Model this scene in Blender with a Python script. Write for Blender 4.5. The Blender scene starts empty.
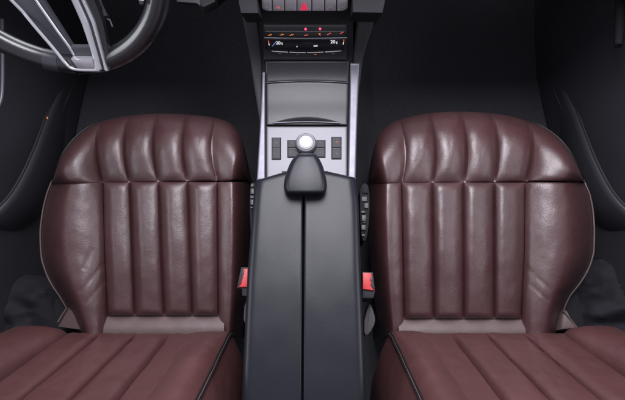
import bpy, bmesh, math, random
import numpy as np
from mathutils import Vector, Matrix, noise

# ------------------------------------------------------------------ camera, light, exposure
scene = bpy.context.scene
col = scene.collection
FPX = 400.0                       # focal length in photo pixels (photo is 625 px wide)
TH = math.radians(19.0)           # camera looks down, tipped 19 degrees forward
CAM = Vector((0.0, 0.0, 1.35))
cd = bpy.data.cameras.new('camera'); cam = bpy.data.objects.new('camera', cd); col.objects.link(cam)
cam.location = CAM; cam.rotation_euler = (TH, 0, 0)
cd.sensor_fit = 'HORIZONTAL'; cd.sensor_width = 36.0; cd.lens = FPX / 625.0 * 36.0
cd.clip_start = 0.02; cd.clip_end = 100
scene.camera = cam

world = bpy.data.worlds.new('World'); scene.world = world; world.use_nodes = True
bg = world.node_tree.nodes['Background']
bg.inputs[0].default_value = (0.86, 0.87, 1.0, 1); bg.inputs[1].default_value = 0.45

def area(name, loc, target, sx, sy, power, color):
    l = bpy.data.lights.new(name, 'AREA'); l.shape = 'RECTANGLE'; l.size = sx; l.size_y = sy
    l.energy = power; l.color = color
    o = bpy.data.objects.new(name, l); col.objects.link(o); o.location = loc
    d = Vector(target) - Vector(loc)
    o.rotation_euler = d.to_track_quat('-Z', 'Y').to_euler()
    return o
area('roof_light', (0.0, 1.18, 2.10), (0.0, 0.90, 0.4), 1.05, 1.35, 58, (0.95, 0.93, 1.0))
area('windscreen_light', (0.0, 1.75, 1.30), (0.0, 0.3, 0.4), 1.5, 0.7, 21, (0.92, 0.95, 1.0))
area('side_window_light', (-1.35, 0.25, 1.25), (0.0, 0.2, 0.45), 1.0, 0.5, 9, (0.92, 0.95, 1.0))
area('side_window_light', (1.35, 0.25, 1.25), (0.0, 0.2, 0.45), 1.0, 0.5, 9, (0.92, 0.95, 1.0))

scene.view_settings.view_transform = 'Standard'; scene.view_settings.look = 'None'
scene.view_settings.gamma = 1.0; scene.view_settings.exposure = 0.0
scene.view_settings.use_curve_mapping = False

# ------------------------------------------------------------------ helpers
def ray(px, py):
    v = Vector(((px - 312.5) / FPX, -(py - 200.0) / FPX, -1.0))
    return Matrix.Rotation(TH, 3, 'X') @ v
def W(px, py, z):
    """measured photo position -> real point at height z"""
    d = ray(px, py); return CAM + d * ((z - CAM.z) / d.z)
def WP(px, py, p0, n):
    d = ray(px, py); return CAM + d * ((p0 - CAM).dot(n) / d.dot(n))
def lerp(a, b, t): return a + (b - a) * t
def interp(x, pts):
    """smooth (monotone cubic) interpolation through (x, y) pairs"""
    n = len(pts)
    if x <= pts[0][0]:
        (x0, y0), (x1, y1) = pts[0], pts[1]; return y0 + (y1 - y0) * (x - x0) / (x1 - x0)
    if x >= pts[-1][0]:
        (x0, y0), (x1, y1) = pts[-2], pts[-1]; return y1 + (y1 - y0) * (x - x1) / (x1 - x0)
    i = 0
    while x > pts[i + 1][0]: i += 1
    d = [(pts[k + 1][1] - pts[k][1]) / (pts[k + 1][0] - pts[k][0]) for k in range(n - 1)]
    def m(k):
        if k == 0: return d[0]
        if k == n - 1: return d[-1]
        if d[k - 1] * d[k] <= 0: return 0.0
        return 2 * d[k - 1] * d[k] / (d[k - 1] + d[k])
    x0, y0 = pts[i]; x1, y1 = pts[i + 1]; h = x1 - x0; t = (x - x0) / h
    return ((2*t**3 - 3*t**2 + 1) * y0 + (t**3 - 2*t**2 + t) * h * m(i)
            + (-2*t**3 + 3*t**2) * y1 + (t**3 - t**2) * h * m(i + 1))
def lin(x, pts):
    if x <= pts[0][0]: i = 0
    elif x >= pts[-1][0]: i = len(pts) - 2
    else:
        i = 0
        while x > pts[i + 1][0]: i += 1
    (x0, y0), (x1, y1) = pts[i], pts[i + 1]
    return y0 + (y1 - y0) * (x - x0) / (x1 - x0)
def polypt(poly, s):
    """point at arc fraction s of a polyline"""
    L = [math.dist(poly[i], poly[i + 1]) for i in range(len(poly) - 1)]
    t = s * sum(L)
    for i, l in enumerate(L):
        if t <= l or i == len(L) - 1:
            k = t / l; return (lerp(poly[i][0], poly[i + 1][0], k), lerp(poly[i][1], poly[i + 1][1], k))
        t -= l
def smoothpoly(pts, n=2):
    for _ in range(n):
        q = [pts[0]]
        for a, b in zip(pts[:-1], pts[1:]):
            q += [tuple(lerp(x, y, .25) for x, y in zip(a, b)), tuple(lerp(x, y, .75) for x, y in zip(a, b))]
        pts = q + [pts[-1]]
    return pts
def segdist(p, a, b):
    ax, ay = a; bx, by = b; dx, dy = bx - ax, by - ay
    t = max(0, min(1, ((p[0]-ax)*dx + (p[1]-ay)*dy) / (dx*dx + dy*dy)))
    return math.hypot(p[0] - ax - t*dx, p[1] - ay - t*dy)

def link(name, me, mat, parent=None, sharp=None):
    o = bpy.data.objects.new(name, me); col.objects.link(o)
    if mat: me.materials.append(mat)
    for p in me.polygons: p.use_smooth = True
    if sharp: me.set_sharp_from_angle(angle=math.radians(sharp))
    if parent: o.parent = parent; o.matrix_parent_inverse = Matrix.Translation(-parent.location)
    return o
def fixn(me, ref):
    """turn the faces towards ref"""
    bm = bmesh.new(); bm.from_mesh(me); bm.normal_update()
    s = sum((ref - f.calc_center_median()).dot(f.normal) * f.calc_area() for f in bm.faces)
    if s < 0: bmesh.ops.reverse_faces(bm, faces=bm.faces)
    bm.to_mesh(me); bm.free()
def gridmesh(name, pts, mat, parent=None, sharp=None, ref=CAM):
    """pts: rows of Vectors"""
    nr, nc = len(pts), len(pts[0])
    v = [tuple(p) for r in pts for p in r]
    f = [(i*nc+j, i*nc+j+1, (i+1)*nc+j+1, (i+1)*nc+j) for i in range(nr-1) for j in range(nc-1)]
    me = bpy.data.meshes.new(name); me.from_pydata(v, [], f); me.validate()
    fixn(me, ref)
    return link(name, me, mat, parent, sharp)
def slab(name, top, down, mat, parent=None, bevel=0.0, sharp=40, segs=2):
    """solid: polygon 'top' (Vectors) pushed along vector 'down'"""
    bm = bmesh.new()
    a = [bm.verts.new(p) for p in top]; b = [bm.verts.new(p + down) for p in top]
    n = len(a)
    tf = bm.faces.new(a); bm.faces.new(b[::-1])
    for i in range(n): bm.faces.new((a[i], b[i], b[(i+1) % n], a[(i+1) % n]))
    bmesh.ops.recalc_face_normals(bm, faces=bm.faces)
    if bevel:
        es = [e for e in bm.edges if (e.verts[0] in a) and (e.verts[1] in a)]
        bmesh.ops.bevel(bm, geom=es, offset=bevel, segments=segs, affect='EDGES', profile=.6)
    me = bpy.data.meshes.new(name); bm.to_mesh(me); bm.free()
    return link(name, me, mat, parent, sharp)
def tube(name, pts, r, mat, parent=None, n=8, closed=False, caps=True, rf=None):
    pts = [Vector(p) for p in pts]; N = len(pts); rings = []
    ref = Vector((0.13, 0.31, 0.94))
    for i, p in enumerate(pts):
        if closed: t = pts[(i+1) % N] - pts[i-1]
        else: t = pts[min(i+1, N-1)] - pts[max(i-1, 0)]
        t.normalize(); a = t.cross(ref); a.normalize(); b = t.cross(a)
        rr = r * (rf(i / max(1, N-1)) if rf else 1)
        rings.append([p + (a*math.cos(q) + b*math.sin(q)) * rr for q in [2*math.pi*k/n for k in range(n)]])
    v = [tuple(p) for R in rings for p in R]; f = []
    for i in range(N if closed else N-1):
        j = (i+1) % N
        for k in range(n): f.append((i*n+k, i*n+(k+1) % n, j*n+(k+1) % n, j*n+k))
    if caps and not closed: f.append(tuple(range(n))[::-1]); f.append(tuple((N-1)*n+k for k in range(n)))
    me = bpy.data.meshes.new(name); me.from_pydata(v, [], f)
    bm = bmesh.new(); bm.from_mesh(me); bmesh.ops.recalc_face_normals(bm, faces=bm.faces); bm.to_mesh(me); bm.free()
    return link(name, me, mat, parent, 50)
def lathe(name, c, axis, prof, mat, parent=None, n=48, sharp=35):
    axis = Vector(axis).normalized(); a = axis.orthogonal().normalized(); b = axis.cross(a)
    v = []; f = []
    for (r, h) in prof:
        for k in range(n):
            q = 2*math.pi*k/n; v.append(tuple(c + axis*h + (a*math.cos(q) + b*math.sin(q))*r))
    for i in range(len(prof)-1):
        for k in range(n): f.append((i*n+k, i*n+(k+1) % n, (i+1)*n+(k+1) % n, (i+1)*n+k))
    f.append(tuple(range(n))[::-1]); f.append(tuple((len(prof)-1)*n+k for k in range(n)))
    me = bpy.data.meshes.new(name); me.from_pydata(v, [], f)
    bm = bmesh.new(); bm.from_mesh(me); bmesh.ops.recalc_face_normals(bm, faces=bm.faces); bm.to_mesh(me); bm.free()
    return link(name, me, mat, parent, sharp)
def thing(name, loc, label, cat, group=None):
    o = bpy.data.objects.new(name, None); col.objects.link(o); o.location = loc; o.empty_display_size = .1
    o['label'] = label; o['category'] = cat
    if group: o['group'] = group
    return o

# ------------------------------------------------------------------ materials
def mat(name, color, rough=.5, metal=0.0, spec=.5, bump=None, var=0.0, vscale=6.0, rvar=0.0, emit=None, estr=0.0, coat=0.0, extra=None):
    m = bpy.data.materials.new(name); m.use_nodes = True
    nt = m.node_tree; N = nt.nodes; L = nt.links; b = N['Principled BSDF']
    b.inputs['Roughness'].default_value = rough; b.inputs['Metallic'].default_value = metal
    b.inputs['Specular IOR Level'].default_value = spec
    b.inputs['Coat Weight'].default_value = coat
    if emit: b.inputs['Emission Color'].default_value = (*emit, 1); b.inputs['Emission Strength'].default_value = estr
    tc = N.new('ShaderNodeTexCoord')
    nz = N.new('ShaderNodeTexNoise'); nz.inputs['Scale'].default_value = vscale; nz.inputs['Detail'].default_value = 6
    L.new(tc.outputs['Object'], nz.inputs['Vector'])
    mx = N.new('ShaderNodeMix'); mx.data_type = 'RGBA'
    mx.inputs['A'].default_value = (*[c*(1-var) for c in color], 1); mx.inputs['B'].default_value = (*[min(1, c*(1+var)) for c in color], 1)
    L.new(nz.outputs['Fac'], mx.inputs['Factor']); L.new(mx.outputs['Result'], b.inputs['Base Color'])
    if rvar:
        mr = N.new('ShaderNodeMapRange'); mr.inputs['From Min'].default_value = .3; mr.inputs['From Max'].default_value = .7
        mr.inputs['To Min'].default_value = rough - rvar; mr.inputs['To Max'].default_value = rough + rvar
        n2 = N.new('ShaderNodeTexNoise'); n2.inputs['Scale'].default_value = vscale*3; n2.inputs['Detail'].default_value = 8
        L.new(tc.outputs['Object'], n2.inputs['Vector']); L.new(n2.outputs['Fac'], mr.inputs['Value']); L.new(mr.outputs['Result'], b.inputs['Roughness'])
    last = None
    for (kind, sc, strength, dist) in (bump or []):
        t = N.new('ShaderNodeTexVoronoi' if kind == 'v' else 'ShaderNodeTexNoise')
        t.inputs['Scale'].default_value = sc
        if kind == 'n': t.inputs['Detail'].default_value = 4; t.inputs['Distortion'].default_value = .6
        L.new(tc.outputs['Object'], t.inputs['Vector'])
        bp = N.new('ShaderNodeBump'); bp.inputs['Strength'].default_value = strength; bp.inputs['Distance'].default_value = dist
        L.new(t.outputs['Distance' if kind == 'v' else 'Fac'], bp.inputs['Height'])
        if last: L.new(last.outputs['Normal'], bp.inputs['Normal'])
        last = bp
    if last: L.new(last.outputs['Normal'], b.inputs['Normal'])
    return m
LB = [('n', 14, .16, .006), ('n', 45, .17, .0025), ('n', 130, .20, .0010), ('v', 520, .30, .0006)]
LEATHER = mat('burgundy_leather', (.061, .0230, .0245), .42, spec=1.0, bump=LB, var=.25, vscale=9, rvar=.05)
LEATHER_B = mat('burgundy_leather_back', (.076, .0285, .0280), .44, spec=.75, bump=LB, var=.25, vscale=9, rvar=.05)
STRIP = mat('lit_leather_strip', (.115, .078, .077), .5, bump=LB, var=.12, vscale=20)  # grey-brown strip; light caught on its upward tilt painted in as paler colour
PIPING = mat('grey_piping', (.105, .072, .070), .45, var=.2, vscale=80)
BLACK_PIPE = mat('black_piping', (.012, .011, .012), .4)
SOFT = mat('soft_grey_vinyl', (.0100, .0106, .0155), .34, spec=.30, bump=[('n', 8, .1, .004), ('v', 700, .15, .0004)], var=.06, vscale=3, rvar=.02)
WRIST = mat('dark_vinyl', (.010, .0105, .016), .40, spec=.40, bump=[('v', 700, .2, .0004)], var=.1)
PLASTIC = mat('black_plastic', (.018, .018, .022), .5, spec=.35, bump=[('v', 600, .2, .0004)], var=.15)
FLANK = mat('charcoal_plastic', (.016, .016, .0185), .6, spec=.07, bump=[('v', 600, .2, .0004)], var=.1)
FLANK_LIGHT = mat('grey_flank_plastic', (.034, .0345, .039), .55, spec=.2, bump=[('v', 600, .2, .0004)], var=.08)
GLOSS = mat('gloss_black_plastic', (.006, .006, .008), .16, spec=.5)
SILVER = mat('brushed_silver', (.135, .132, .148), .42, metal=.35, bump=[('n', 500, .03, .0003)], var=.03, vscale=90)
RAIL = mat('satin_silver_rail', (.17, .17, .20), .46, metal=.7, var=.04, vscale=20, rvar=.04)
CHROME = mat('satin_chrome', (.74, .74, .78), .27, metal=.72, var=.02)
SHUTTER = mat('anthracite_satin', (.017, .017, .021), .36, metal=.08, spec=.45, bump=[('n', 240, .05, .0003)], var=.04, vscale=30, rvar=.01)
BUTTON = mat('grey_button', (.030, .030, .034), .55, spec=.3, bump=[('v', 800, .1, .0003)], var=.1)
ROWBTN = mat('satin_button', (.46, .44, .47), .4, metal=.3, var=.07, vscale=30)
SBUTTON = mat('silver_button', (.30, .285, .305), .42, metal=.3, var=.07, vscale=30)
KNOB = mat('white_satin_cap', (.44, .43, .45), .32, metal=.1, var=.03)
RED = mat('red_plastic', (.62, .045, .050), .4, var=.06, vscale=40)
REDLIT = mat('hazard_red', (.75, .02, .06), .4, emit=(1, .03, .10), estr=.55)
LED = mat('red_led', (.8, .02, .04), .4, emit=(1, .04, .10), estr=3.0)
ORANGE = mat('amber_icon', (.6, .2, .04), .4, emit=(1, .33, .08), estr=.45)
REDICON = mat('red_icon', (.6, .1, .06), .4, emit=(1, .13, .12), estr=.45)
BLUEICON = mat('blue_icon', (.2, .3, .6), .4, emit=(.35, .45, 1), estr=.3)
WHITEICON = mat('display_white', (.8, .8, .8), .4, emit=(.9, .92, 1), estr=.6)
PODKEY = mat('pod_key', (.10, .10, .108), .6, spec=.2)
PRINT = mat('printed_symbol', (.22, .22, .24), .5)
CARPET = mat('black_carpet', (.054, .054, .063), .95, spec=.1, bump=[('n', 350, .4, .003)], var=.25, vscale=90)
DOORM = mat('door_black_plastic', (.034, .0345, .042), .45, spec=.35, bump=[('v', 500, .2, .0005)], var=.2)
DOORL = mat('door_soft_trim', (.032, .0325, .040), .5, spec=.4, bump=[('v', 500, .2, .0005)], var=.2)
CLOTH = mat('grey_black_cloth', (.016, .0148, .019), .8, spec=.25, bump=[('n', 200, .5, .002)], var=.4, vscale=30)
WEB = mat('grey_belt_trim', (.055, .052, .056), .6, bump=[('n', 260, .3, .001)], var=.15, vscale=60)
HINGE = mat('beige_pink_trim', (.115, .078, .076), .5, var=.15, vscale=30)
RIML = mat('black_rim_leather', (.011, .011, .014), .27, spec=.8, coat=.2, bump=[('v', 600, .15, .0004)], var=.15, rvar=.05)
RIMG = mat('grey_rim_leather', (.034, .034, .042), .3, spec=.8, bump=[('v', 600, .15, .0004)])
SPOKE = mat('gunmetal_spoke', (.075, .075, .09), .34, metal=.2, var=.08, vscale=30)

# ------------------------------------------------------------------ setting: floor pan
def box(name, lo, hi, mt, parent=None, bevel=.01):
    x0, y0, z0 = lo; x1, y1, z1 = hi
    return slab(name, [Vector((x0, y0, z1)), Vector((x1, y0, z1)), Vector((x1, y1, z1)), Vector((x0, y1, z1))], Vector((0, 0, z0 - z1)), mt, parent, bevel)
def floorz(x, y):
    z = 0.02 + .012 * noise.noise(Vector((x*5, y*5, 0)))
    z += .30 * max(0.0, y - .95) ** 1.0 * 1.3                      # toe board rises to the firewall
    z += .13 * max(0, 1 - abs(x) / .22) ** .7 if abs(x) < .22 else 0
    return z
g = []
for i in range(60):
    y = -0.9 + i * (2.5 / 59); g.append([Vector((x, y, floorz(x, y))) for x in [-1.1 + 2.2*j/70 for j in range(71)]])
fl = gridmesh('floor', g, CARPET); fl['kind'] = 'structure'

# ------------------------------------------------------------------ car seats
def prof(s, P): return interp(s, P)
def out_prof(q):                                   # outer bolster: from the crease up, over and down the side
    e = -.004*math.exp(-(q/.04)**2)
    return e + (.037*(1 - (1 - q/.58)**2) if q < .58 else .037 - .097*((q - .58)/.42)**2.5)
def in_prof(q):
    e = -.003*math.exp(-(q/.05)**2)
    return e + (.013*(1 - (1 - q/.44)**2) if q < .44 else .013 - .123*((q - .44)/.56)**1.9)
def flute(f, p=2.2):
    q = abs(2*f - 1)
    return (1 - q**p)

def build_seat(D):
    root = thing('car_seat', (D['cx'], .2, 0.0), D['label'], 'car seat', 'front car seats')
    sgn = D['sgn']                                 # -1: seat left of the console
    YS, YE, YB = D['ys'], D['ye'], 344.0
    ribs, Eo, Ei = D['ribs'], D['outer'], D['inner']
    creases = D['creases']
    def zc(py):
        return .388 - .075 * (py - 182) / 138.0 + .011 * math.sin(max(0, min(1, (py-182)/150)) * math.pi)
    def line(k, py):
        if k == 0: return interp(py, Eo)
        if k == 6: return interp(py, Ei)
        return lin(py, ribs[k-1])
    def lat(cell, f):
        """(position fraction from the outer line, height) across one cell"""
        if cell == 0: return f, out_prof(1 - f)
        if cell == 5: return f, in_prof(f)
        return f, 0
    rng = random.Random(D['seed'])
    off = rng.random() * 50
    def wr(px, py, amp=1.0):
        n1 = noise.noise(Vector((px*.045+off, py*.03, 3.1))); n2 = noise.noise(Vector((px*.11+off, py*.08, 7.7)))
        n3 = noise.noise(Vector((px*.30+py*.1+off, py*.10, 1.7)))
        return amp * (.0020*n1 + .0007*n2 + .0002*n3)
    def main_pt(cell, f, py, flat_end=None):
        xa, xb = line(cell, py), line(cell+1, py)
        e, dz = lat(cell, f); px = lerp(xa, xb, e)
        z = zc(py) + dz
        w0 = max(0.0, min(1.0, (py - YS) / 9.0)); w = math.sqrt(1 - (1-w0)**2)
        if cell in (1, 2, 3, 4):
            w1 = max(0.0, min(1.0, (YE - py) / 7.0)); w *= math.sqrt(1 - (1-w1)**2)
            z += w * (.0165 * flute(f, 2.8)) - .003 - .006*math.exp(-(min(f, 1-f)/.045)**2)*w
            # soft lean of each pad, as stuffed flutes have
            z += w * .0016 * math.sin(2*math.pi*f) * (-sgn)
        else:
            z += .004 * (w - 1)
        z += wr(px, py) * (w if cell in (1, 2, 3, 4) else 1)
        for (a, b, dep, wid) in creases:
            d = segdist((px, py), a, b); z -= dep * math.exp(-(d/wid)**2)
        return W(px, py, z)
    # bolsters
    NB = 34
    rows = [YS + (YB - YS) * i/110 for i in range(111)]
    outer = []
    for py in rows:
        r = [main_pt(0, j/NB, py) for j in range(NB+1)]
        e = r[0]; r = [Vector((e.x - sgn*.03, e.y, .10)), Vector((e.x - sgn*.012, e.y, e.z - .07)), Vector((e.x - sgn*.002, e.y, e.z - .02))] + r
        outer.append(r)
    ob = gridmesh('side_bolster', outer, LEATHER, root)
    inner = []
    for py in rows:
        r = [main_pt(5, j/NB, py) for j in range(NB+1)]
        e = r[-1]; r = r + [Vector((e.x, e.y, e.z - .03)), Vector((e.x + sgn*.012, e.y, e.z - .10))]
        inner.append(r)
    ib = gridmesh('side_bolster', inner, LEATHER, root)
    # fluted centre panel
    cen = []
    rowsc = [YS + (YE - YS) * (0.5 - 0.5*math.cos(math.pi*(i/90)))*1.0 for i in range(91)]
    NC = 26
    for py in rowsc:
        r = []
        for c in (1, 2, 3, 4):
            for j in range(NC + (1 if c == 4 else 0)): r.append(main_pt(c, j/NC, py))
        cen.append(r)
    gridmesh('centre_panel', cen, LEATHER, root, 24)
    # plain strip behind the flutes
    st = []
    for i in range(15):
        t = i/14; py = lerp(YE - 1.0, YE + 20, t); r = []
        for j in range(41):
            px = lerp(line(1, py) + sgn*5, line(5, py) - sgn*5, j/40)
            z = zc(YE) - .010 + .014*math.sin(min(1, t*1.3)*math.pi*.5) + .003*math.sin(t*math.pi) + wr(px*1.3, py, .6)
            r.append(W(px, py, z))
        st.append(r)
    gridmesh('rear_strip', st, STRIP, root)
    # thigh support that rolls over the front edge
    front = D['front']; fk = D['fk']
    fs = []                                        # arc fraction of each rib on the front outline
    for k in fk:
        fs.append(min((i/2000 for i in range(2001)), key=lambda s: math.dist(polypt(front, s), k)))
    fs[0], fs[-1] = 0.0, 1.0
    def thigh_pt(cell, f, v):
        y0 = YS + D['seamtilt'] * ((cell+f)/6 - .5)
        gx = lerp(line(cell, YS), line(cell+1, YS), lat(cell, f)[0])
        dz = lat(cell, f)[1]
        F = polypt(front, lerp(fs[cell], fs[cell+1], f))
        e = math.sin(v*math.pi/2)
        bw = {0: f, 5: 1-f}.get(cell, 1.0)
        px = lerp(gx, F[0], e) + sgn * D['bow'] * bw * 4*e*(1-e) * (1 if 0 < cell+f < 6 else 0)
        py = lerp(y0, F[1], e)
        z = zc(YS) + dz*lerp(1, .75, v) - .085*(1 - math.cos(v*math.pi/2))**1.8 + .019*math.sin(math.pi*min(1, v*1.05))
        w0 = min(1, v/.10); w = math.sqrt(1 - (1-w0)**2)
        a = w * (.55 + .45*math.sin(min(1, v*1.2)*math.pi))
        if cell in (1, 2, 3, 4): z += .0170*flute(f, 2.6)*a - .003 - .005*math.exp(-(min(f, 1-f)/.045)**2)*w
        elif cell == 0: z += .004*(w-1) + .010*a*flute(min(1, .5+.5*f), 2.2)
        else: z += .004*(w-1) + .003*a*flute(max(0, .5*f), 2.2)
        z += wr(px, py, 1.25)*w
        return W(px, py, z)
    th = []
    for i in range(71):
        v = i/70; r = []
        for c in range(6):
            for j in range(26 + (1 if c == 5 else 0)): r.append(thigh_pt(c, j/26, v))
        th.append(r)
    last = th[-1]
    th.append([p + Vector((0, .001, -.03)) for p in last]); th.append([p + Vector((0, -.02, -.12)) for p in last]); 
    gridmesh('thigh_support', th, LEATHER, root, 24)
    # piping along the outer edge and round the front corner
    pp = [main_pt(0, .012, py) + Vector((sgn*.0015, 0, .002)) for py in [YS + (318-YS)*i/60 for i in range(61)]]
    tube('piping', pp, .0022, PIPING, root)
    pp = [thigh_pt(0, 0.02, v) + Vector((sgn*.001, .001, .001)) for v in [i/20 for i in range(21)]]
    pp += [thigh_pt(0, f, 1.0) + Vector((sgn*.001, .002, 0)) for f in [.05 + i/20*.95 for i in range(20)]]
    tube('piping', pp, .0018, BLACK_PIPE, root)
    # seat base under the cushion
    xo, xi = sorted((W(line(0, 240), 240, .3).x - sgn*.04, W(line(6, 240), 240, .3).x + sgn*.03))
    box('seat_base', (xo, .0, .06), (xi, .50, .26), PLASTIC, root, .02)
    # ---------------- backrest
    REC = math.radians(25)
    U = Vector((0, -math.sin(REC), math.cos(REC))); Nn = Vector((0, math.cos(REC), math.sin(REC)))
    P0 = W(312.5, 330.5, .335)
    X = D['bx']                                    # X of: outer edge, L0..L4, piping
    def bz(seg, f, t):
        if seg == 0:                               # outer bolster
            return lerp(prof(1-f, [(0, -.020), (.05, .002), (.16, .012), (.4, .017), (.75, .016), (.92, .0), (1, -.06)]), prof(1-f, [(0, -.020), (.05, .004), (.12, .016), (.28, .034), (.5, .044), (.75, .034), (.9, .005), (1, -.06)]), max(0, min(1, t/.22)))
        if seg in (1, 2, 3): return .010*flute(f, 4.5) - .004 - .015*math.exp(-(min(f, 1-f)/.032)**2)
        if seg == 4: return .008*math.sin(f*math.pi*.5) - .004 + .005*f*f - .008*math.exp(-(f/.05)**2)
        return .009*max(0, min(1, t/.05)) + (.030*math.sin(f*math.pi*.66) - .024*f**5) * (.08 + .92*max(0, min(1, t/.2)))   # inner bolster to the piping
    def bp(seg, f, t):
        x = lerp(X[seg], X[seg+1], f)
        h = bz(seg, f, t)
        if seg in (1, 2, 3, 4): h *= max(0, min(1, (t-.004)/.05))
        # bottom edge rounds under, top edge rounds back
        r = .022; q = max(0.0, min(1.0, (r - t)/r*.66)); h -= r*(1 - math.sqrt(max(0, 1-q*q)))*1.6
        q = max(0.0, min(1.0, (t - .50)/.12)); h -= .09*(1 - math.sqrt(max(0, 1-q*q)))
        if seg in (1, 2, 3, 4):
            pass
        if seg == 0: x += sgn * (.02*math.sin(min(1, t/.5)*math.pi))
        h += .0022*noise.noise(Vector((x*22, t*14, off))) + .001*noise.noise(Vector((x*60, t*45, off)))
        return P0 + Vector((x - P0.x, 0, 0)) + U*t + Nn*h
    ts = [-.012 + .632*i/110 for i in range(111)]
    NS = 22
    def rowset(segs, t):
        r = []
        for si, s in enumerate(segs):
            for j in range(NS + (1 if si == len(segs)-1 else 0)): r.append(bp(s, j/NS, t))
        return r
    g = []
    for t in ts:
        r = rowset((0,), t); e = r[0]
        g.append([e - Nn*.16 + Vector((-sgn*.03, 0, 0)), e - Nn*.05] + r)
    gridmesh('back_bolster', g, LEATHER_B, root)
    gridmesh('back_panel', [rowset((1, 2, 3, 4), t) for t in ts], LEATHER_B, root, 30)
    g = []
    for t in ts:
        r = rowset((5,), t); e = r[-1]
        # side face runs back from the piping
        k = [(.006, .001), (.014, .004), (.05, .018), (.10, .033), (.16, .038), (.22, .025)]
        g.append(r + [e - Nn*b + Vector((-sgn*dx, 0, 0)) for (b, dx) in k])
    # rounded lower end of the inner bolster
    lowr = g[0]; ext = []
    for q in (1.0, .8, .6, .4, .2):
        a = q*math.pi/2
        ext.append([p - U*(.03*math.sin(a)) - Nn*(.05*(1-math.cos(a))) for p in lowr])
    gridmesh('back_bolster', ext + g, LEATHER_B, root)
    for d, m_, rr in ((.0, BLACK_PIPE, .0019), (.0042, PIPING, .0016), (.0085, BLACK_PIPE, .0020)):
        pl = []
        for t in ts[:100]:
            e = bp(5, 1.0, t); pl.append(e + Vector((-sgn*(d*.35-.001), 0, 0)) - Nn*d + Nn*.002)
        a0 = pl[0]
        pl = [a0 - U*.02 - Nn*.03 + Vector((-sgn*.004, 0, 0)), a0 - U*.010 - Nn*.010] + pl
        tube('piping', pl, rr, m_, root)
    # soft plastic shell behind the backrest
    g = []
    for t in [i/20*.56 for i in range(21)]:
        g.append([P0 + Vector((lerp(X[0]*.985, X[6]*.985, j/12) - P0.x, 0, 0)) + U*t - Nn*(.17 + .03*math.sin(j/12*math.pi)) for j in range(13)])
    gridmesh('back_shell', g, PLASTIC, root, ref=P0 - Nn*3)
    # hinge cover beside the cushion's rear corner
    q = D['hinge']; hz = [.30, .30, .31, .31]
    slab('hinge_cover', [W(a, b, z) for (a, b), z in zip(q, hz)], Vector((0, 0, -.05)), HINGE, root, .006)
    q = D['hinge_edge']
    tube('hinge_trim', [W(a, b, .308) for a, b in q], .0024, PIPING, root)
    return root

FL = smoothpoly([(52, 182), (57, 166), (64, 151), (76.5, 136), (95.6, 122.5), (127, 115.7), (157, 113.3), (187, 114.2), (217, 117.5), (232, 123), (241, 135), (245.5, 155), (247.6, 178)], 2)
def onpath(pts): return pts
left = dict(sgn=-1, cx=-.39, seed=3, ys=182.0, ye=315.5, seamtilt=-4.0, bow=5.0,
    label='burgundy fluted leather car seat behind the steering wheel', 
    outer=[(175, 55.5), (182, 52), (195, 47), (212, 43), (235, 40.5), (255, 41.5), (272, 46), (286, 53), (297, 60.5), (308, 67), (320, 73), (330, 77), (345, 80)],
    inner=[(170, 246.5), (182, 247.6), (210, 248.5), (240, 248), (270, 246.5), (300, 244.5), (325, 241), (345, 239)],
    ribs=[[(182, 102.5), (250, 104), (315, 107)], [(182, 130), (315, 135)], [(182, 159), (250, 161.5), (315, 164.5)], [(182, 188), (315, 192.5)], [(182, 218), (315, 219)]],
    front=FL, fk=[(52, 182), (101, 121), (129, 115.5), (158, 113.3), (188, 114.2), (217, 117.5), (247.6, 178)],
    creases=[((81, 291), (103, 264), .0014, 2.0), ((86, 303), (106, 279), .0011, 1.8), ((92, 250), (84, 268), .0015, 2)],
    bx=[-.735, -.585, -.505, -.418, -.340, -.280, -.193],
    hinge=[(57, 327), (67, 307), (73, 311), (80, 330)], hinge_edge=[(58, 322), (62, 315), (67, 308)])
FR = smoothpoly([(584, 183), (581, 172), (571, 153), (558, 137), (540, 125.5), (516, 116.8), (491, 112.8), (460, 111.2), (433.6, 112.5), (406, 117), (387, 124.5), (377, 137), (373, 153), (371.5, 178)], 2)
right = dict(sgn=1, cx=.39, seed=8, ys=182.5, ye=318.5, seamtilt=3.0, bow=5.0,
    label='burgundy fluted leather car seat on the side without a steering wheel', 
    outer=[(175, 582), (183, 584.5), (195, 589.5), (214, 593), (232, 594), (250, 593.5), (263, 590.5), (273, 586), (284, 579), (296, 569.5), (309, 563.5), (325, 559), (345, 556)],
    inner=[(170, 371.8), (182, 371), (210, 370), (240, 370.5), (272, 373), (300, 376.5), (325, 380.5), (345, 383)],
    ribs=[[(182, 525.5), (250, 525), (318, 521.5)], [(182, 494), (318, 494)], [(182, 463), (318, 463.5)], [(182, 432), (318, 433.6)], [(182, 401), (318, 403.7)]],
    front=FR, fk=[(584, 183), (528, 121), (490, 112.8), (459, 111.2), (428, 113.5), (398, 119), (371.5, 178)],
    creases=[((526, 267), (560, 298)  , .0011, 1.8), ((531, 285), (548, 300), .0015, 1.6)],
    bx=[.745, .600, .500, .412, .332, .262, .183],
    hinge=[(560, 330), (562, 313), (567, 310), (577, 328)], hinge_edge=[(563, 310), (571, 320), (578, 329)])
build_seat(left); build_seat(right)

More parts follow.
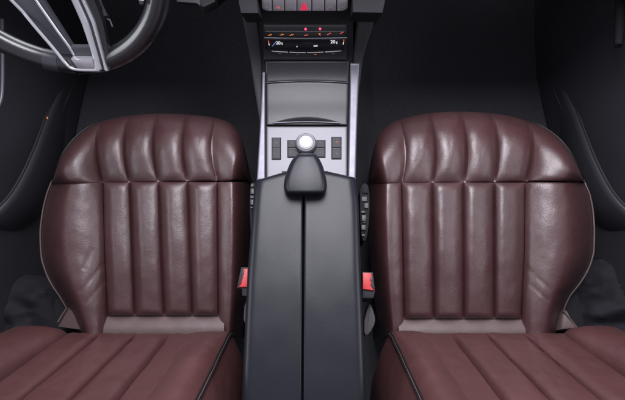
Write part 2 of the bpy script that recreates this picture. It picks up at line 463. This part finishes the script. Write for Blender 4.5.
# ------------------------------------------------------------------ centre console
con = thing('center_console', (0, .3, 0), 'grey and silver centre console with padded armrest between the two burgundy seats', 'center console')
ZS = [(-45, .77), (-20, .73), (0, .69), (10, .665), (26, .63), (40, .60), (60, .55), (80, .525), (100, .512), (125, .50), (190, .50)]
def zs(py): return interp(py, ZS)
def S(px, py, off=0.0):
    p = W(px, py, zs(py))
    if off:
        n = (W(px+1, py, zs(py)) - p).cross(W(px, py-1, zs(py-1)) - p).normalized()
        p = p + n*off
    return p
def nS(px, py):
    p = W(px, py, zs(py)); return (W(px+1, py, zs(py)) - p).cross(W(px, py-1, zs(py-1)) - p).normalized()
def patch(name, L, R, y0, y1, off, thick, mt, parent, rnd=2.0, drop=.004, nu=24, nv=24, crown=0.0, fy0=None, fy1=None, sharp=None):
    """raised panel lying on the console surface with rounded edges; L, R give x for a row"""
    g = []
    def tt(n):                                     # denser near the edges
        return [0.5 - 0.5*math.cos(math.pi*i/n) for i in range(n+1)]
    for v in tt(nv):
        row = []
        for u in tt(nu):
            ya = y0 + (fy0(u) if fy0 else 0); yb = y1 + (fy1(u) if fy1 else 0)
            py = lerp(ya, yb, v); px = lerp(L(py), R(py), u)
            d = min(px - L(py), R(py) - px, py - ya, yb - py)
            dr = 0
            if d < rnd: q = 1 - d/rnd; dr = drop*(1 - math.sqrt(max(0, 1-q*q)))
            row.append(S(px, py, off - dr + crown*math.sin(u*math.pi)*math.sin(v*math.pi)))
        g.append(row)
    top = [[p.copy() for p in r] for r in g]
    def low(p): return p - nS(306, (y0+y1)/2)*thick
    G = [[low(p) for p in top[0]]] + top + [[low(p) for p in top[-1]]]
    G = [[low(r[0])] + r + [low(r[-1])] for r in G]
    return gridmesh(name, G, mt, parent, sharp or 60)
def cx(v): return lambda py: v
def ln(*pts): return lambda py: lin(py, list(pts))
CL = ln((-45, 252), (0, 257), (60, 262.5), (125, 259.5), (185, 256)); CR = ln((-45, 356), (0, 353), (60, 352.5), (125, 354), (185, 356))
# body: surface with sides down to the floor
g = []
for i in range(60):
    py = lerp(-45, 190, i/59); r = [S(lerp(CL(py), CR(py), j/12), py, -.007) for j in range(13)]
    a, b = r[0], r[-1]
    r = [Vector((a.x-.006, a.y, .06)), Vector((a.x-.003, a.y, a.z-.02))] + r + [Vector((b.x+.003, b.y, b.z-.02)), Vector((b.x+.006, b.y, .06))]
    g.append(r)
gridmesh('console_body', g, FLANK, con, 50)
# lower box under the armrest
box('console_body', (-.105, -.22, .06), (.100, .36, .455), PLASTIC, con, .01)
# charcoal flanks beside the centre stack
for L1, L2 in ((ln((-45, 222), (14, 240), (60, 249), (125, 259.5)), ln((-45, 248), (14, 256.5), (60, 262), (125, 262.5))),
               (ln((-45, 358), (14, 358.5), (60, 352.5), (125, 352)), ln((-45, 392), (14, 379), (60, 364), (125, 355)))):
    patch('stack_flank', L1, L2, -45, 122, -.012, .09, FLANK_LIGHT, con, 3, .008)
# fascia overhang above the flanks
dash = thing('dashboard', (0, .8, .4), 'dark charcoal dashboard edge at the top behind the steering wheel', 'dashboard')
# silver rails
patch('side_rail', ln((72, 262.5), (110, 261), (181, 256.8)), ln((72, 265.2), (110, 265.3), (181, 265.4)), 72, 181, .004, .05, RAIL, con, 1.6, .003)
patch('side_rail', ln((63, 350.2), (110, 349.3), (181, 347.8)), ln((63, 359.5), (110, 357.6), (181, 355.6)), 63, 181, .004, .05, RAIL, con, 1.8, .004)
# silver plate
patch('silver_plate', cx(266.3), cx(347.2), 126.2, 186, .0, .012, SILVER, con, 1.2, .002)
# storage shutter and upper cover
archf = lambda u: -1.6*math.sin(u*math.pi)
patch('storage_shutter', ln((82, 266), (125, 266.4)), ln((82, 348.6), (125, 347.4)), 83.4, 125, .001, .015, SHUTTER, con, 1.2, .002, fy0=archf)
patch('upper_cover', ln((61, 265.5), (82, 266)), ln((61, 349), (82, 348.6)), 61.5, 82.6, .0005, .015, SHUTTER, con, 1.2, .002, fy1=archf)
tube('cover_trim', [S(lerp(266, 348.5, i/30), 83 - 1.6*math.sin(i/30*math.pi), .0022) for i in range(31)], .0009, SILVER, con)
# crescent grip on the shutter
cr = []
for k in range(7):
    f = k/6
    cr.append([S(lerp(271.5, 342, i/40), 123.6 - 1.0*math.sin(i/40*math.pi) - f*4.6*math.sin(i/40*math.pi)**.8, .0015 + .007*math.sin(f*math.pi*.5)*math.sin(i/40*math.pi)) for i in range(41)])
gridmesh('shutter_grip', cr, SHUTTER, con)
tube('grip_trim', [S(lerp(274, 340, i/30), 123.9 - 1.2*math.sin(i/30*math.pi), .004) for i in range(31)], .0016, RAIL, con)
# climate panel
patch('climate_panel', cx(263.5), cx(346.5), 25.5, 60, .002, .01, PLASTIC, con, 1.5, .002)
patch('button_row', ln((26, 265), (37, 264)), ln((26, 345), (37, 346.5)), 30.8, 36.3, .0035, .006, GLOSS, con, 1, .001)
patch('climate_display', cx(264.5), cx(345.5), 38.2, 48.5, .003, .006, GLOSS, con, 1, .001, fy1=lambda u: 2.2*math.sin(u*math.pi))
tube('panel_trim', [S(lerp(264, 347, i/30), 37.0 + .6*math.sin(i/30*math.pi), .004) for i in range(31)], .0010, RAIL, con)
for k in range(4):
    a, b = lerp(271, 342, k/4) + .8, lerp(271, 342, (k+1)/4) - .8
    bar = lambda x: 49.2 + 2.2*math.sin((x-264)/82*math.pi)
    tube('toggle_switch', [S(lerp(a, b, i/8), bar(lerp(a, b, i/8)), .005) for i in range(9)], .0011, SBUTTON, con)
    tube('toggle_mark', [S(lerp(a, b, .42), bar((a+b)/2)+2.3, .0035), S(lerp(a, b, .58), bar((a+b)/2)+2.3, .0035)], .0005, ORANGE if k == 2 else PRINT, con)
def mark(name, x0, y0, x1, y1, off, r, mt, par=con):
    return tube(name, [S(lerp(x0, x1, i/3), lerp(y0, y1, i/3), off) for i in range(4)], r, mt, par, 6)
random.seed(5)
def icon(px, py, mt, w=1.9):
    """small lit pictogram: a seat-like squiggle of short strokes"""
    bm = bmesh.new()
    pts = [(-w, .4), (-.3*w, .6), (.15*w, -.8), (.5*w, .5), (w, -.5)]
    if px > 325: pts = [(-w, .8), (-.2*w, .1), (.2*w, -.7), (w, -.9)]
    if abs(px-320) < 2: pts = [(-.6*w, -.8), (.5*w, -.8), (-.3*w, .1), (.6*w, .8)]
    return tube('lit_icon', [S(px+a, py+b, .0048) for a, b in pts], .00065, mt, con, 6)
for px, py, m_ in ((270, 34, ORANGE), (281.8, 33.8, ORANGE), (291.5, 34, ORANGE), (306, 34.2, REDICON), (319.6, 33.6, ORANGE), (329, 33.2, REDICON), (341.7, 32.2, REDICON)): icon(px, py, m_)
for px, py in ((305.6, 28.8), (320, 28.5)):
    lathe('red_lamp', S(px, py, .0015), nS(px, py), [(.0026, 0), (.0026, .001), (.0018, .002), (.0008, .0023)], LED, con, 16)
def text(body, px, py, size, mt, parent, off=.0045, shear=.0):
    cu = bpy.data.curves.new('lettering', 'FONT'); cu.body = body; cu.size = size; cu.extrude = .0002; cu.align_x = 'CENTER'; cu.align_y = 'CENTER'; cu.shear = shear
    o = bpy.data.objects.new('lettering_tmp', cu); col.objects.link(o)
    bpy.context.view_layer.update()
    me = bpy.data.meshes.new_from_object(o.evaluated_get(bpy.context.evaluated_depsgraph_get()))
    bpy.data.objects.remove(o); bpy.data.curves.remove(cu)
    ex = (S(px+1, py) - S(px, py)).normalized(); n = nS(px, py); ey = n.cross(ex)
    M = Matrix((ex, ey, n)).transposed().to_4x4(); M.translation = S(px, py, off)
    me.transform(M)
    o = link('display_digits', me, mt, parent)
    for p in me.polygons: p.use_smooth = False
    return o
text('20', 278.3, 42.0, .0112, WHITEICON, con); text('5', 282.2, 42.8, .0080, WHITEICON, con)
text('20', 332.8, 41.0, .0112, WHITEICON, con); text('5', 336.8, 41.8, .0080, WHITEICON, con)
mark('display_bar', 268.7, 40.0, 268.9, 42.0, .0045, .0011, REDICON); mark('display_bar', 269.0, 42.4, 269.3, 44, .0045, .0009, WHITEICON)
mark('display_bar', 343.8, 38.8, 343.6, 41.0, .0045, .0011, REDICON); mark('display_bar', 343.4, 41.4, 343.2, 43.2, .0045, .0009, WHITEICON)
mark('display_bar', 272.5, 45, 276.5, 40.5, .0045, .0006, BLUEICON); mark('display_bar', 341.8, 43.5, 338.5, 39.5, .0045, .0006, BUTTON)
mark('display_bar', 296.6, 45.2, 297.4, 45.2, .005, .0013, WHITEICON); mark('display_bar', 313.6, 44.8, 317.6, 44.6, .005, .0009, WHITEICON)
# silver button row with hazard switch
bx_ = [261.6, 272.3, 284.6, 297.0, 311.8, 324.6, 336.6, 348.0]
for k in range(7):
    a, b = bx_[k]+.35, bx_[k+1]-.35
    low = (lambda u: -3.2*(1-u)**4) if k == 0 else ((lambda u: -3.2*u**4) if k == 6 else None)
    o = patch('dash_button', cx(a), cx(b), -14, 9.9, .006, .012, ROWBTN, con, 1.6, .003, nu=10, nv=14, fy1=low)
    if k == 3: o['label'] = 'hazard switch with a red triangle'
    if k != 3:
        x = (a+b)/2; s_ = mark('button_symbol', x-1.6, 5.2, x+1.6, 5.0, .0068, .0005, REDICON if k == 1 else PRINT, con)
        mark('button_symbol', x-1.0, 6.4, x+1.2, 6.4, .0068, .0005, REDICON if k == 1 else PRINT, con)
    else:
        slab('hazard_triangle', [S(300.2, 7.8, .0072), S(308.0, 7.4, .0072), S(304.2, .4, .0072)], nS(304, 5)*-.001, REDLIT, con)
        p = [S(302.4, 6.4, .0076), S(305.9, 6.2, .0076), S(304.2, 2.8, .0076)]
        tube('hazard_triangle', p, .0005, SBUTTON, con, 6, closed=True)
# button blocks on the plate
def block(x0, x1, y0, y1, ysplit, syms):
    patch('button_surround', cx(x0), cx(x1), y0, y1, .001, .006, GLOSS, con, .6, .001, nu=8, nv=8)
    for (a, b) in ((y0+.4, ysplit-.35), (ysplit+.35, y1-.4)):
        patch('console_button', cx(x0+.4), cx(x1-.4), a, b, .0032, .004, BUTTON, con, .8, .0012, nu=10, nv=10)
    for (sx, sy, m_) in syms:
        mark('button_symbol', sx-1.1, sy+.5, sx+.9, sy-.5, .0036, .0005, m_); mark('button_symbol', sx+.2, sy+.9, sx+1.1, sy+.7, .0036, .00045, m_)
block(271.6, 281, 137.6, 160, 149, [(276.4, 143.5, PRINT)])
block(331.3, 341.6, 136.8, 159.6, 148.6, [(336.6, 142.6, REDICON), (336.8, 154, PRINT)])
block(287.2, 300, 140, 158, 148.6, [(292, 143.4, PRINT), (290.8, 153, PRINT)])
block(312, 325.6, 140, 158, 148.6, [(320.5, 143.2, PRINT), (320.5, 153, PRINT)])
# rotary knob
kc = S(306, 145.2, .0); kn = (nS(306, 144) + Vector((0, -.12, .1))).normalized()
lathe('rotary_knob', kc, kn, [(.0245, 0), (.0245, .012), (.0235, .016), (.0215, .0185), (.0184, .0190), (.0180, .0160)], SILVER, con, 56)
kcap = lathe('knob_cap', kc, kn, [(.0176, .0170), (.0176, .0186), (.0165, .0195), (.010, .0202), (.003, .0204)], KNOB, con, 48, 60)
# ---- armrest: two padded lids
def pad(name, Lf, Rf, y0f, y1, zt, rnd, drop, mt, parent, skirt=.08, nu=30, nv=60, crown=0.0, wide=(1, 1, 1), noise_a=.0006):
    g = []
    for i in range(nv+1):
        v = (i/nv)**1.6; row = []
        for j in range(nu+1):
            u = .5 - .5*math.cos(math.pi*j/nu)
            y0 = y0f(u); py = lerp(y0, y1, v); px = lerp(Lf(py), Rf(py), u)
            dl, dr_, dt = (px - Lf(py))*wide[0], (Rf(py) - px)*wide[1], (py - y0)*wide[2]
            dd = 0
            for d in (dl, dr_, dt):
                if d < rnd: q = 1 - max(0, d)/rnd; dd += (1 - math.sqrt(max(0, 1-q*q)))
            z = zt(px, py) - drop*min(dd, 1.4) + crown*math.sin(u*math.pi)
            z += noise_a*noise.noise(Vector((px*.05, py*.03, 2.0)))
            row.append(W(px, py, z))
        a, b = row[0], row[-1]
        row = [a + Vector((.002, 0, -skirt))] + row + [b + Vector((-.002, 0, -skirt))]
        g.append(row)
    g = [[p + Vector((0, 0, -skirt)) for p in g[0]]] + g
    return gridmesh(name, g, mt, parent, 70)
AL = ln((171, 259), (180, 256.2), (190, 254.3), (200, 253.3), (272, 247.8), (320, 245.3), (430, 240.5)); AR = ln((171, 351), (180, 355.8), (200, 358.4), (260, 360.4), (320, 362.8), (430, 367))
GV = ln((170, 304), (200, 303.6), (430, 302.2))
ZA = lambda px, py: .545 + .012*math.sin(max(0, min(1, (py-170)/230))*math.pi*.5)
pad('armrest_lid', AL, lambda py: GV(py)-.5, lambda u: lerp(180.5, 167.5, u) - 1.0*math.sin(u*math.pi), 425, ZA, 8.5, .011, SOFT, con, wide=(1, 5.0, 1.6))
pad('armrest_lid', lambda py: GV(py)+.5, AR, lambda u: lerp(167.5, 177.5, u) - 1.0*math.sin(u*math.pi), 425, ZA, 8.5, .011, SOFT, con, wide=(5.0, 1, 1.6))
# wrist rest in front of the lids
g = []
WL = [(153.5, 299), (156, 295.5), (160, 292), (168, 288), (178, 284.8), (186, 283.6), (190, 284.3), (193, 287.5), (194.4, 293)]
WR = [(153.5, 315), (156, 317.5), (160, 320), (168, 323.5), (178, 326), (186, 327), (190, 326.3), (193, 323), (194.4, 317)]
for i in range(49):
    py = lerp(153.5, 194.4, .5 - .5*math.cos(math.pi*i/48)); row = []
    for j in range(37):
        u = .5 - .5*math.cos(math.pi*j/36); px = lerp(interp(py, WL), interp(py, WR), u)
        d = min(px - interp(py, WL), interp(py, WR) - px, (py - 153.5)*1.3, (194.4 - py)*1.3)
        r = 5.0; q = 1 - min(1, max(0, d)/r)
        z = .578 - .018*(1 - math.sqrt(max(0, 1-q*q))) + .004*math.sin(u*math.pi) + .004*math.sin((py-153)/42*math.pi)
        row.append(W(px, py, z))
    a, b = row[0], row[-1]
    g.append([a + Vector((.003, 0, -.05))] + row + [b + Vector((-.003, 0, -.05))])
g = [[p + Vector((0, -.003, -.05)) for p in g[0]]] + g + [[p + Vector((0, .003, -.05)) for p in g[-1]]]
gridmesh('wrist_rest', g, WRIST, con, 70)
# dark bed that the wrist rest sits in
slab('armrest_hinge', [W(281.8, 171, .535), W(328, 171, .535), W(329, 198, .535), W(281.5, 198, .535)], Vector((0, 0, -.06)), PLASTIC, con)
# switch panels on the console's flanks
def switch_panel(poly, z, marks):
    marks = [(a, b, c, d, (PODKEY if m is SBUTTON else BLACK_PIPE if m is GLOSS else m)) for a, b, c, d, m in marks]
    sp = slab('switch_panel', [W(a, b, z) for a, b in smoothpoly(poly + poly[:1], 2)[:-1]], Vector((0, 0, -.06)), FLANK, con, .003)
    for (x0, y0, x1, y1, m_) in marks:
        slab('switch', [W(x0, y0, z+.004), W(x1, y0, z+.004), W(x1, y1, z+.004), W(x0, y1, z+.004)], Vector((0, 0, -.006)), m_, sp, .0012)
switch_panel([(250, 190), (250.5, 184), (253, 181.5), (256.5, 184), (256, 205), (253.5, 235), (252, 252), (250.5, 235), (249.2, 205)], .44,
    [(250.8, 183.6, 253.6, 186.6, SBUTTON), (250.4, 188.5, 253.8, 194, GLOSS), (250.4, 195.6, 253.6, 198, SBUTTON), (250.2, 199.5, 253.4, 205, GLOSS), (250.4, 206.6, 252.8, 208, SBUTTON)])
switch_panel([(360, 190), (362, 184), (366, 182.6), (369, 186), (370, 200), (369.4, 220), (367, 238), (364, 242), (361.5, 238), (360, 220)], .44,
    [(362.8, 185.8, 368.2, 193, FLANK), (361.8, 196.5, 366.8, 201, SBUTTON), (364.6, 203, 368.4, 208, SBUTTON), (361.4, 211, 365.4, 213, GLOSS), (362.0, 215, 366.4, 221, GLOSS), (363.2, 221.5, 365.6, 222.6, SBUTTON), (361.6, 225, 366.0, 230, GLOSS), (361.8, 234, 365.0, 236, SBUTTON)])

# ------------------------------------------------------------------ belt buckles
def buckle(label, red, slot, body, strap, cxp):
    b = thing('seat_belt_buckle', W(*cxp, .34), label, 'belt buckle', 'seat belt buckles')
    slab('buckle_body', [W(a, c, .425) for a, c in body], Vector((0, .0, -.10)), PLASTIC, b, .003)
    slab('release_button', [W(a, c, .432) for a, c in red], Vector((0, 0, -.02)), RED, b, .003)
    slab('latch_slot', [W(a, c, .434) for a, c in slot], Vector((0, 0, -.012)), BLACK_PIPE, b, .001)
    slab('belt_strap', [W(a, c, .36) for a, c in smoothpoly(strap + strap[:1], 1)[:-1]], Vector((0, 0, -.03)), WEB, b, .005)
buckle('red belt buckle left of the armrest beside the steering wheel seat', [(243.4, 268.5), (247.8, 268.5), (247.2, 287), (238.4, 287), (239.8, 282)],
       [(242.4, 270), (244.2, 270.5), (243.6, 274.5), (242.4, 275.5), (243, 277), (241.6, 280), (240.8, 284), (238.2, 285.5), (240, 280), (241.4, 275)], [(241, 267), (249, 267), (248.6, 296), (242, 296), (241.6, 288.8), (236.6, 288.2)], [(244, 306), (247, 298), (249, 300), (247.5, 322), (243, 323)], (244, 280))
buckle('red belt buckle right of the armrest beside the passenger seat', [(362.8, 272.4), (371.6, 273), (371.8, 280), (374.8, 290.6), (362.8, 289)],
       [(371, 277), (372.6, 276.6), (372.9, 281), (374, 285), (375, 290), (372.6, 288), (370.6, 284.5), (371.8, 282), (370.2, 280)], [(362, 271.5), (373, 272), (375.4, 291), (373.6, 298), (362.4, 298)], [(364, 320), (368, 305), (371, 304), (374.5, 313), (376, 322), (370, 334), (364, 336)], (367, 282))

# ------------------------------------------------------------------ steering wheel
wc = Vector((-.3968, .5162, .9463)); wt = math.radians(24)
U_ = Vector((1, 0, 0)); V_ = Vector((0, math.sin(wt), math.cos(wt))); N_ = Vector((0, -math.cos(wt), math.sin(wt)))
sw = thing('steering_wheel', wc - N_*.10, 'black leather steering wheel with satin silver double spoke', 'steering wheel')
R_ = .1812
rim = [wc + U_*(R_*math.sin(q)) - V_*(R_*math.cos(q)) for q in [2*math.pi*k/120 for k in range(120)]]
tube('rim', rim, .0170, RIML, sw, 24, closed=True)
def wp(px, py, h=0.0): return WP(px, py - max(0, h)*150, wc, N_) + N_*h
def wslab(name, poly, h, th, mt, bev=.003, par=None): return slab(name, [wp(a, b, h) for a, b in poly], -N_*th, mt, par or sw, bev)
wslab('spoke', [(8, -6), (40, -6), (73.5, 47), (97, 47), (72, -6), (92, -6), (112, 67), (80, 68), (66, 60)], .002, .007, SPOKE, .002)
def wtrim(pts, r, m_, h0, h1=None):
    q = smoothpoly(pts, 3); n = len(q) - 1
    return tube('spoke_trim', [wp(a, b, lerp(h0, h0 if h1 is None else h1, max(0, min(1, (k/n-.25)/.3)))) for k, (a, b) in enumerate(q)], r, m_, sw, 12)
wtrim([(6, -8), (12, -1), (24, 11), (38, 26), (58, 47), (70, 60), (75, 65.4), (82, 67), (94, 67.2), (104, 67.2)], .0027, CHROME, .004, .0195)
wtrim([(32, -8), (38, 1), (50, 17), (64, 36), (71.5, 46), (76, 54)], .0022, CHROME, .004, .008)
def wband(L, R, h0, h1, mt, crown=.002):
    """long curved strip between two edge lines, rising from h0 to h1"""
    g = []
    for k in range(25):
        t = k/24; a = polypt(L, t); b = polypt(R, t); h = lerp(h0, h1, t*t); row = []
        row.append(wp(a[0], a[1], h - .012))
        for m in range(9):
            u = m/8; row.append(wp(lerp(a[0], b[0], u), lerp(a[1], b[1], u), h + crown*math.sin(u*math.pi)**.5))
        row.append(wp(b[0], b[1], h - .012)); g.append(row)
    return gridmesh('spoke_trim', g, mt, sw, 50)
wband([(70, -8), (84, 22), (97, 56), (99, 66)], [(77, -8), (91, 22), (102.5, 56), (106, 66.5)], .008, .020, CHROME, .003)
wband([(77.6, -8), (91.6, 22), (103.2, 56), (106.6, 66.5)], [(79.4, -8), (93.4, 22), (104.8, 56), (108, 67)], .006, .018, SPOKE, .0)
wband([(80, -8), (94, 22), (105.4, 56), (108.6, 67)], [(83, -8), (97.4, 22), (108, 57), (112, 68)], .008, .020, CHROME, .0015)
wband([(83.6, -8), (98, 22), (108.6, 57), (112.4, 68)], [(92, -8), (104, 22), (112.4, 57), (114, 68)], .004, .016, RIML, .001)
wslab('spoke_trim', [(75.5, 56.5), (97, 56.5), (99.5, 66.4), (82.5, 66.4)], .0215, .012, CHROME, .004)
wslab('spoke_trim', [(71, 63), (76, 66.4), (104, 68), (113, 68.6), (109, 70.4), (78, 70)], .0165, .012, SPOKE, .003)
wslab('spoke_insert', [(72.5, 46), (95.0, 46), (98, 55.5), (75.5, 55.5)], .009, .010, SPOKE, .003)
for q0, q1 in ((-17, -9.5), (8.5, 14)):
    tube('rim_insert', [wc + U_*(R_*math.sin(q)) - V_*(R_*math.cos(q)) for q in [math.radians(lerp(q0, q1, k/8)) for k in range(9)]], .0173, RIMG, sw, 48)
# rim segment trims and hub out of frame
wslab('rim_insert', [(142, -2), (147, -1), (146, 3), (143, 2.5)], .0185, .006, SPOKE, .001)
lathe('hub', wc - N_*.03, N_, [(.078, -.03), (.078, .0), (.07, .02), (.045, .032), (.015, .036)], PLASTIC, sw, 40)
tube('column', [wc - N_*.05, wc - N_*.28], .04, PLASTIC, sw, 20)
# indicator stalk behind the rim
tube('column_stalk', [wc - N_*.10 + U_*.04 - V_*.03, W(97, -8, .74), W(106, 17, .72)], .006, PLASTIC, sw, 10)
slab('stalk_cap', [W(106, 18.5, .724), W(110, 18.9, .724), W(113, 26.5, .724), W(111.5, 26.5, .724), W(109.4, 20.4, .724)], Vector((0, 0, -.003)), SPOKE, sw)

# ------------------------------------------------------------------ dashboard
def dslab(name, poly, zf, down, mt, bev=.006): return slab(name, [W(a, b, zf) for a, b in poly], down, mt, dash, bev)
dslab('dash_fascia', [(229, -45), (253, -45), (258.5, 13.2), (240.5, 13.2)], .70, Vector((0, .06, -.10)), FLANK, .005)
dslab('dash_fascia', [(351, -45), (395, -45), (383, 13), (352.5, 12.5)], .70, Vector((0, .06, -.10)), FLANK, .005)
dslab('knee_panel', [(176, -40), (229, -40), (222, -6), (208, 6.5), (202, 8), (196, 3.5), (176, 2)], .62, Vector((0, .05, -.06)), PLASTIC, .006)
dslab('latch_lever', [(199, -4), (216, -4), (215, 1.5), (207, 5.5), (203, 7), (200, 4)], .635, Vector((0, 0, -.02)), FLANK, .004)
slab('dash_shell', [Vector((-.8, .80, .72)), Vector((-.13, .80, .72)), Vector((-.13, 1.5, .86)), Vector((-.8, 1.5, .86))], Vector((0, .10, -.22)), PLASTIC, dash, .03)
slab('dash_shell', [Vector((.15, .80, .72)), Vector((.8, .80, .72)), Vector((.8, 1.5, .86)), Vector((.15, 1.5, .86))], Vector((0, .10, -.22)), PLASTIC, dash, .03)
slab('dash_shell', [Vector((-.13, .76, .80)), Vector((.15, .76, .80)), Vector((.15, 1.5, .88)), Vector((-.13, 1.5, .88))], Vector((0, .10, -.30)), PLASTIC, dash, .03)

# ------------------------------------------------------------------ door panels with pockets
def door(sgn, label):
    d = thing('door_panel', (sgn*.86, .4, .05), label, 'door panel', 'front door panels')
    g = []
    for i in range(41):
        y = -.6 + 2.0*i/40; row = []
        for j in range(29):
            z = .03 + .82*j/28
            x = .87 - .05*math.exp(-((z-.62)/.10)**2) + .012*math.sin(y*3) + .03*max(0, z-.7)
            row.append(Vector((sgn*x, y, z)))
        g.append(row)
    gridmesh('door_skin', g, DOORM, d, ref=Vector((0, .4, .6)))
    # map pocket: lip curve rises towards the rear
    lip = [W(312.5 + sgn*dx, py, z) for dx, py, z in ((249, 62, .14), (252, 80, .155), (258, 98, .17), (264, 112, .185), (270, 128, .20), (279, 152, .225), (288, 172, .25), (298, 190, .275), (309, 204, .30), (330, 222, .33), (380, 250, .36), (450, 275, .38))]
    lip = [Vector(p) for p in smoothpoly([tuple(p) for p in lip], 2)]
    g = []
    for p in lip:
        g.append([Vector((sgn*.875, p.y, p.z-.05)), p + Vector((sgn*.03, 0, -.035)), p + Vector((sgn*.008, 0, -.004)), p, p + Vector((-sgn*.006, 0, -.004)), p + Vector((-sgn*.010, 0, -.02)), p + Vector((sgn*.004, 0, -.12)), p + Vector((sgn*.05, 0, -.24))])
    gridmesh('map_pocket', g, DOORL, d)
    tube('pocket_trim', [p + Vector((sgn*.002, 0, .002)) for p in lip], .0035, FLANK_LIGHT, d, 8, rf=lambda t: .25 + .75*math.sin(math.pi*min(1, .08 + t*.9)))
    return d
dl = door(-1, 'black door panel at the left edge with a tiny amber reflector')
dr = door(1, 'black door panel at the right edge beside the passenger seat')
slab('reflector', [W(45, 116.8, .19), W(47.6, 116.8, .19), W(47.6, 119, .19), W(45, 119, .19)], Vector((0, 0, -.01)), ORANGE, dl, .0005)
tube('seam_clip', [W(36, 108.6, .19), W(42, 108.2, .19)], .0012, BUTTON, dl)
tube('grab_handle', [W(a, b, .50) for a, b in smoothpoly([(2, 20), (2.6, 50), (2.6, 85), (1.5, 100), (-3, 110), (-12, 114)], 2)], .0045, SPOKE, dl)
tube('grab_handle', [W(a, b, .50) for a, b in smoothpoly([(620, -20), (620, 10), (619, 36), (618.5, 46)], 2)], .012, FLANK, dr, 12, rf=lambda t: 1.0 - .25*t)
# ------------------------------------------------------------------ sill mats between seats and doors
def sill(sgn, poly, z, label):
    t = thing('floor_mat', W(*poly[0], z - .1), label, 'floor mat')
    g = []
    (a, b, c, e) = poly
    for i in range(30):
        row = []
        for j in range(30):
            u, v = j/29, i/29
            x = lerp(lerp(a[0], b[0], u), lerp(e[0], c[0], u), v); y = lerp(lerp(a[1], b[1], u), lerp(e[1], c[1], u), v)
            zz = z + .03*noise.noise(Vector((x*.05, y*.06, sgn*3))) + .012*noise.noise(Vector((x*.14, y*.2, 5))) - .05*max(0, 1 - v*4)**2
            row.append(W(x, y, zz))
        g.append(row)
    gridmesh('mat_sheet', g, CLOTH, t); return t
sill(1, [(545, 268), (720, 240), (720, 350), (545, 350)], .20, 'rumpled dark grey cloth trim beside the passenger seat')
sill(-1, [(-100, 262), (85, 280), (85, 350), (-100, 350)], .17, 'rumpled black cloth trim between left door and steering wheel seat')
